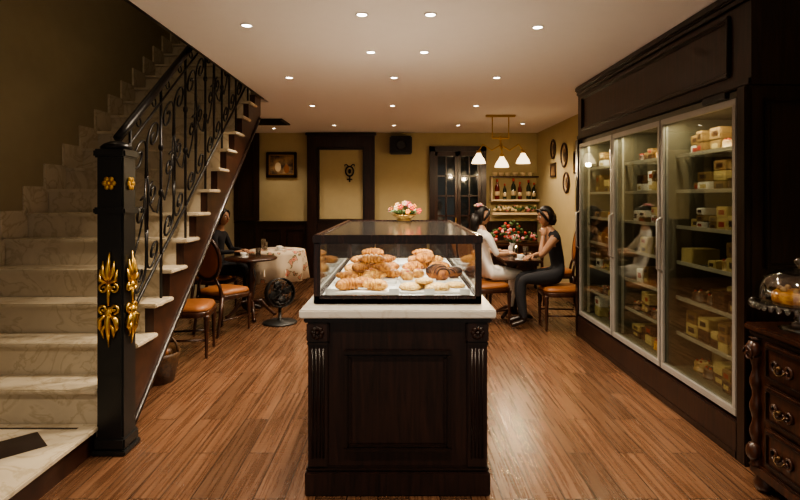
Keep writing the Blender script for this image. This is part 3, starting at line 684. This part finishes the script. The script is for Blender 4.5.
for k in range(4):
    a=k*math.pi/2+.78; b.tube([(tx,ty+.12,.14),(tx+.12*math.cos(a),ty+.12+.12*math.sin(a),.10),(tx+.26*math.cos(a),ty+.12+.26*math.sin(a),.022)],[.03,.024,.02],M_mid)
b.fin()
TZ=.758
cup(1.42,6.30,TZ); tumbler(1.53,6.50,TZ,.14); tumbler(1.43,6.62,TZ,.14); tumbler(1.52,6.26,TZ,.1)
b=B('flower_vase')
vx,vy=1.45,6.88
b.lathe([(.04,0),(.06,.04),(.05,.1),(.03,.13),(.04,.15),(.0,.14)],(vx,vy,TZ),M_paper,16)
for k in range(30):
    a=random.random()*6.28; r=.12*random.random()**.5; zz=.18+.12*random.random()
    b.sph((vx+r*math.cos(a),vy+r*math.sin(a),TZ+zz),.016,random.choice([M_red,M_pink,M_leaf,M_leaf,M_leaf]),8)
    b.tube([(vx,vy,.89),(vx+r*math.cos(a),vy+r*math.sin(a),TZ+zz)],.003,M_leaf,seg=4)
b.fin()
for (x,y) in ((1.33,6.76),(1.56,6.70)):
    b=B('plate_of_food')
    b.lathe([(0,0),(.05,.0),(.09,.012),(.088,.016),(.05,.006),(0,.005)],(x,y,TZ),M_paper,20)
    for k in range(5): b.sph((x+.03*math.cos(k*1.3),y+.03*math.sin(k*1.3),TZ+.022),(.02,.02,.014),random.choice([M_cro,M_cream,M_red]),8)
    b.fin()
b=B('serving_table')
b.box(1.35,2.3,8.3,8.85,.72,.76,M_mid,.01); b.box(1.4,2.25,8.35,8.8,.6,.72,M_mid)
for x in (1.42,2.23):
    for y in (8.37,8.78): b.lathe([(.02,0),(.03,.1),(.022,.5),(.035,.6)],(x,y,0),M_mid,10)
b.fin()
b=B('flower_arrangement')
for k in range(90):
    x=1.45+.75*random.random(); y=8.45+.25*random.random(); z=.82+.30*random.random()*(1-abs(x-1.8)/.5)
    b.sph((x,y,z),.028,random.choice([M_red,M_pink,M_leaf,M_leaf,M_leaf]),8)
b.lathe([(.08,0),(.12,.06),(.1,.14)],(1.8,8.57,.761),M_paper,16)
b.box(1.45,2.2,8.47,8.67,.761,.80,M_wicker,.01); b.fin()
b=B('wall_shelf')
b.box(1.68,2.55,YB-.25,YB-.001,1.42,1.455,M_cream,.004); b.box(1.68,2.55,YB-.2,YB-.001,1.86,1.885,M_mid,.004)
b.box(1.68,1.70,YB-.2,YB-.001,1.40,1.88,M_cream,.003)
b.fin()
def bottle(x,y,z,m,s=1):
    b=B('wine_bottle'); b.lathe([(0,0),(.037,0),(.038,.01),(.038,.19),(.03,.22),(.014,.25),(.013,.30),(.016,.305),(.016,.32),(0,.32)],(0,0,0),m,14)
    b.lathe([(.0385,.06),(.039,.06),(.039,.13),(.0385,.13)],(0,0,0),M_cream,14,cap=False); b.lathe([(.014,.28),(.017,.28),(.017,.325),(0,.326)],(0,0,0),M_red,10); b.fin(Matrix.Translation((x,y,z))@Matrix.Scale(s,4))
for i,(x,s) in enumerate(((1.80,1.15),(1.94,.9),(2.10,1.2),(2.22,1.0),(2.38,1.1),(2.48,.95))): bottle(x,YB-.12,1.456,M_wine if i%3 else M_wine2,s)
b=B('stacked_teacups')
for x in (1.76,1.88,2.0,2.14,2.28,2.42): b.lathe([(.02,0),(.045,.03),(.05,.07),(.045,.07),(0,.02)],(x,YB-.1,1.886),M_cream,12)
b.fin()
b=B('dried_flower_garland')
for k in range(60): b.sph((1.72+.80*random.random(),YB-.12-.08*random.random(),1.25+.08*random.random()),.030,random.choice([M_cream,M_box,M_pink,M_leaf]),8)
b.box(1.7,2.54,YB-.2,YB-.06,1.17,1.215,M_cream,.004)
b.fin()
for (y,z,w,h,ov) in ((8.3,2.15,.28,.36,1),(8.9,1.95,.3,.24,0),(8.9,2.3,.22,.3,1),(7.7,2.0,.26,.34,0),(8.2,1.72,.24,.3,1),(7.5,1.55,.22,.28,1),(7.1,2.1,.26,.34,0)):
    b=B('wall_picture_frame'); M=Matrix.Translation((XR-.003,y,z))@Matrix.Rotation(-math.pi/2,4,'Z')
    if ov:
        b.tube([(w/2*math.cos(a),-.015,h/2*math.sin(a)) for a in [k*math.pi/14 for k in range(28)]],.018,M_mid,closed=True,M=M)
        b.rings([[Vector((w/2*q*math.cos(a),-d,h/2*q*math.sin(a))) for a in [k*math.pi/14 for k in range(28)]] for q,d in ((1,.002),(1,.010))],M_cream,M=M)
        b.sph((0,-.01,0),(w*.25,.006,h*.3),M_art,M=M)
    else:
        b.box(-w/2,w/2,-.01,-.002,-h/2,h/2,M_art,M=M)
        for q in ((-w/2,w/2,-h/2,-h/2+.03),(-w/2,w/2,h/2-.03,h/2),(-w/2,-w/2+.03,-h/2,h/2),(w/2-.03,w/2,-h/2,h/2)): b.box(q[0],q[1],-.025,-.001,q[2],q[3],M_mid,.006,M=M)
    b.fin()
b=B('pendant_chandelier')
lx,ly=1.47,7.8
b.box(lx-.22,lx+.22,ly-.04,ly+.04,HC-.03,HC-.001,M_brass,.01)
for s in (-1,1): b.tube([(lx+s*.12,ly,HC-.03),(lx+s*.12,ly,2.36)],.008,M_brass)
b.tube([(lx-.12,ly,2.36),(lx+.12,ly,2.36)],.014,M_brass); b.sph((lx,ly,2.36),.03,M_brass)
b.tube([(lx,ly,2.36),(lx,ly,2.2)],.012,M_brass)
SHD=[(-.32,2.12,.0),(0,2.06,-.1),(.33,2.12,.0)]
for (sx,sz,sy) in SHD:
    b.tube([(lx,ly,2.26),(lx+sx*.4,ly+sy*.5,2.18),(lx+sx*.8,ly+sy,2.27),(lx+sx,ly+sy,sz+.06)],.010,M_brass)
    b.lathe([(.03,.06),(.035,.03),(.03,.02)],(lx+sx,ly+sy,sz),M_brass,14)
    b.lathe([(.03,.02),(.05,-.02),(.085,-.07),(.105,-.13),(.10,-.13),(.08,-.07),(.045,-.02),(.025,.01)],(lx+sx,ly+sy,sz),M_shade,20,wav=lambda a,z:.03*math.sin(8*a)*(z<-.06))
    l=D.lights.new('shade_bulb','POINT'); l.energy=20; l.color=(1,.74,.44); l.shadow_soft_size=.03
    o=D.objects.new('shade_bulb',l); o.location=(lx+sx,ly+sy,sz-.15); bpy.context.scene.collection.objects.link(o)
b.fin()
# ------------------------------------------------------------ people
def skinmesh(V,E,R,root=0,sub=2):
    me=D.meshes.new('sk'); me.from_pydata([tuple(v) for v in V],E,[]); o=D.objects.new('sk',me); bpy.context.scene.collection.objects.link(o)
    m=o.modifiers.new('s','SKIN'); m.branch_smoothing=.3
    for i,sv in enumerate(me.skin_vertices[0].data): sv.radius=R[i] if hasattr(R[i],'__len__') else (R[i],R[i]); sv.use_root=(i==root)
    s=o.modifiers.new('d','SUBSURF'); s.levels=sub; s.render_levels=sub
    dg=bpy.context.evaluated_depsgraph_get(); dg.update(); ev=o.evaluated_get(dg); out=D.meshes.new_from_object(ev)
    D.objects.remove(o); return out
def segd(p,a,c):
    ab=c-a; t=max(0,min(1,(p-a).dot(ab)/max(ab.length_squared,1e-9))); return (p-(a+ab*t)).length
def person(name,x,y,rz,arms,top,bottom,sleeve,skin,hair,headrot=0,lean=0,feet=.47,flower=False,scale=1.0,nod=0,tilt=0):
    J={'pel':(0,0,.60),'sp':(0,-.01,.74),'ch':(0,-.015,.90),'cu':(0,-.015,1.0),'nb':(0,-.01,1.075),'nt':(0,.005,1.15)}
    J={k:Vector(v) for k,v in J.items()}
    for s,t in ((-1,'L'),(1,'R')):
        J['sh'+t]=Vector((s*.155,-.015,1.015)); J['hp'+t]=Vector((s*.09,.05,.575)); J['th'+t]=Vector((s*.10,.25,.565)); J['kn'+t]=Vector((s*.10,.44,.545)); J['cf'+t]=Vector((s*.10,feet-.02,.38)); J['an'+t]=Vector((s*.10,feet-.06,.09)); J['to'+t]=Vector((s*.11,feet+.1,.035))
        e,w=arms[t]; J['el'+t]=Vector(e); J['wr'+t]=Vector(w)
    for k in ('sp','ch','cu','nb','nt','shL','shR'): J[k].y+=lean*(J[k].z-.6)
    names=list(J); idx={k:i for i,k in enumerate(names)}
    rad={'pel':(.15,.12),'sp':(.105,.09),'ch':(.12,.10),'cu':(.11,.09),'nb':(.052,.052),'nt':(.043,.043),'sh':.052,'el':.036,'wr':.025,'hp':.095,'th':.08,'kn':.06,'cf':.052,'an':.034,'to':.03}
    Rr=[rad.get(k,rad.get(k[:2])) for k in names]
    E=[('pel','sp'),('sp','ch'),('ch','cu'),('cu','nb'),('nb','nt')]
    for t in 'LR': E+=[('cu','sh'+t),('sh'+t,'el'+t),('el'+t,'wr'+t),('pel','hp'+t),('hp'+t,'th'+t),('th'+t,'kn'+t),('kn'+t,'cf'+t),('cf'+t,'an'+t),('an'+t,'to'+t)]
    me=skinmesh([J[k] for k in names],[(idx[a],idx[c]) for a,c in E],Rr)
    b=B(name)
    bm=bmesh.new(); bm.from_mesh(me); D.meshes.remove(me)
    def bmat(a,c,p):
        if c=='nt' : return skin
        if c[:2]=='sh' or c in('sp','ch','cu','nb'): return top
        if c[:2]=='el': return top if sleeve>0 else skin
        if c[:2]=='wr': return top if sleeve>1 else skin
        if c[:2]=='to' or c[:2]=='an' and p.z<.13: return M_dark2
        return bottom
    for m in (skin,top,bottom,M_dark2): b.mi(m)
    for f in bm.faces:
        p=f.calc_center_median(); best=min(E,key=lambda e:segd(p,J[e[0]],J[e[1]]))
        f.material_index=b.mi(bmat(best[0],best[1],p)); f.smooth=True
    m2=D.meshes.new('x'); bm.to_mesh(m2); bm.free(); b.bm.from_mesh(m2); D.meshes.remove(m2)
    for s,t in ((-1,'L'),(1,'R')):
        w=J['wr'+t]; d=(w-J['el'+t]).normalized(); sd=d.cross(Vector((0,0,1)))
        if sd.length<.3: sd=d.cross(Vector((0,1,0)))
        sd.normalize(); nn=sd.cross(d).normalized()
        if nn.z>0: nn=-nn
        b.tube([w-d*.01,w+d*.02,w+d*.05,w+d*.085],[.024,.03,.036,.034],skin,seg=10,flat=.5)
        for k,L in enumerate((.060,.072,.068,.052)):
            o=w+d*.08+sd*(-.028+.019*k)
            b.tube([o-d*.01,o+d*L*.4+nn*.008,o+d*L*.75+nn*.024,o+d*L*.9+nn*.042],[.0095,.009,.008,.006],skin,seg=6)
        o=w+d*.03-sd*.028; b.tube([o,o+d*.03-sd*.02+nn*.01,o+d*.055-sd*.022+nn*.025],[.012,.010,.007],skin,seg=6)
    hc=J['nt']+Vector((0,.018,.085)); HM=Matrix.Translation(hc)@Matrix.Rotation(headrot,4,'Z')@Matrix.Rotation(nod,4,'X')@Matrix.Rotation(tilt,4,'Y')@Matrix.Scale(.90,4)
    def hf(q):
        k=(q.z/.118)
        if k<0: q.x*=1-.30*(-k)**1.5; q.y=q.y*(1-.12*(-k))+(.012*(-k))
        if q.y>.05 and abs(k-(.12))<.15 and abs(abs(q.x)-.03)<.016: q.y-=.006
        return q
    b.sph((0,0,0),(.074,.092,.118),skin,28,M=HM,fn=hf)
    b.tube([(0,.088,.02),(0,.098,-.005),(0,.108,-.022),(0,.092,-.032)],[.006,.009,.013,.008],skin,M=HM)
    for s in (-1,1):
        b.sph((s*.03,.078,.012),(.014,.010,.009),M_eye,10,M=HM); b.sph((s*.03,.0865,.012),(.006,.004,.006),M_iris,8,M=HM)
        b.tube([(s*.016,.087,.03),(s*.032,.086,.036),(s*.046,.074,.03)],[.003,.0035,.002],hair,seg=5,M=HM)
        b.sph((s*.075,-.005,-.005),(.010,.018,.03),skin,10,M=HM)
    b.tube([(-.022,.082,-.055),(-.008,.090,-.051),(0,.091,-.053),(.008,.090,-.051),(.022,.082,-.055)],[.002,.005,.005,.005,.002],M_lip,seg=6,M=HM)
    b.tube([(-.016,.083,-.06),(0,.09,-.063),(.016,.083,-.06)],[.002,.006,.002],M_lip,seg=6,M=HM)
    def hh(q):
        if q.y>.0:
            lim=.055+.02*(1-abs(q.x)/.09)
            if q.z<lim: q.y=q.y*.05; q.x*=.98
        if q.z<-.05: q.z=-.05-(-.05-q.z)*.9
        return q
    b.sph((0,-.012,.012),(.088,.105,.128),hair,26,M=HM,fn=hh)
    for s in (-1,1): b.tube([(s*.02,.075,.10),(s*.062,.058,.06),(s*.078,.03,.0),(s*.074,.0,-.06)],[.014,.018,.018,.010],hair,seg=8,M=HM)
    if flower:
        b.sph((0,-.08,.10),(.05,.05,.05),hair,14,M=HM)
        for k in range(16):
            a=k*.8; b.sph((.045*math.cos(a)*(k/16+.3),-.06+.05*math.sin(a)*(k/16+.3),.15-.012*(k/16)*3),(.022,.022,.014),random.choice([M_pink,M_cream]),8,M=HM)
        b.tube([(0,-.07,.0),(.01,-.095,-.1),(.02,-.10,-.2),(.02,-.09,-.30)],[.075,.066,.05,.015],hair,M=HM,seg=12)
    else:
        b.sph((0,-.10,-.02),(.042,.035,.05),hair,12,M=HM)
        b.tube([(0,-.06,-.02),(0,-.075,-.08),(0,-.07,-.12)],[.07,.055,.025],hair,M=HM,seg=12)
    return b.fin(TR(x,y,-.0,rz)@Matrix.Scale(scale,4))
person('woman_in_white',1.02,6.40,R_(-68),{'L':((-.20,.12,.81),(-.06,.27,.81)),'R':((.21,.03,.80),(.13,.24,.80))},M_wcloth,M_wcloth,1,M_skin,M_hair,lean=-.10,flower=True,scale=1.03,nod=R_(-8),headrot=R_(-12))
person('woman_in_black',1.85,6.14,R_(86),{'L':((-.15,.25,.80),(-.045,.20,1.03)),'R':((.19,.16,.80),(.06,.30,.79))},M_bcloth,M_bcloth,0,M_skin2,M_hair,lean=.26,scale=1.03,nod=R_(-10),headrot=R_(8))
person('seated_customer',-2.40,6.97,R_(-95),{'L':((-.24,.10,.80),(-.12,.30,.80)),'R':((.24,.10,.80),(.12,.30,.80))},M_bcloth,M_bcloth,2,M_skin2,M_hair,lean=.12,headrot=R_(-20),scale=1.0)
# ------------------------------------------------------------ world & camera
w=D.worlds.new('world'); bpy.context.scene.world=w; w.use_nodes=True
w.node_tree.nodes['Background'].inputs[0].default_value=(1,.90,.78,1); w.node_tree.nodes['Background'].inputs[1].default_value=.40
try: bpy.context.scene.view_settings.look='AgX - Medium High Contrast'
except Exception: pass
cam=D.cameras.new('camera'); co=D.objects.new('camera',cam); bpy.context.scene.collection.objects.link(co)
co.location=(0,0,1.5); co.rotation_euler=(math.pi/2,0,0); cam.lens=24; cam.sensor_width=36; cam.shift_y=-53/800; cam.clip_start=.05
bpy.context.scene.camera=co
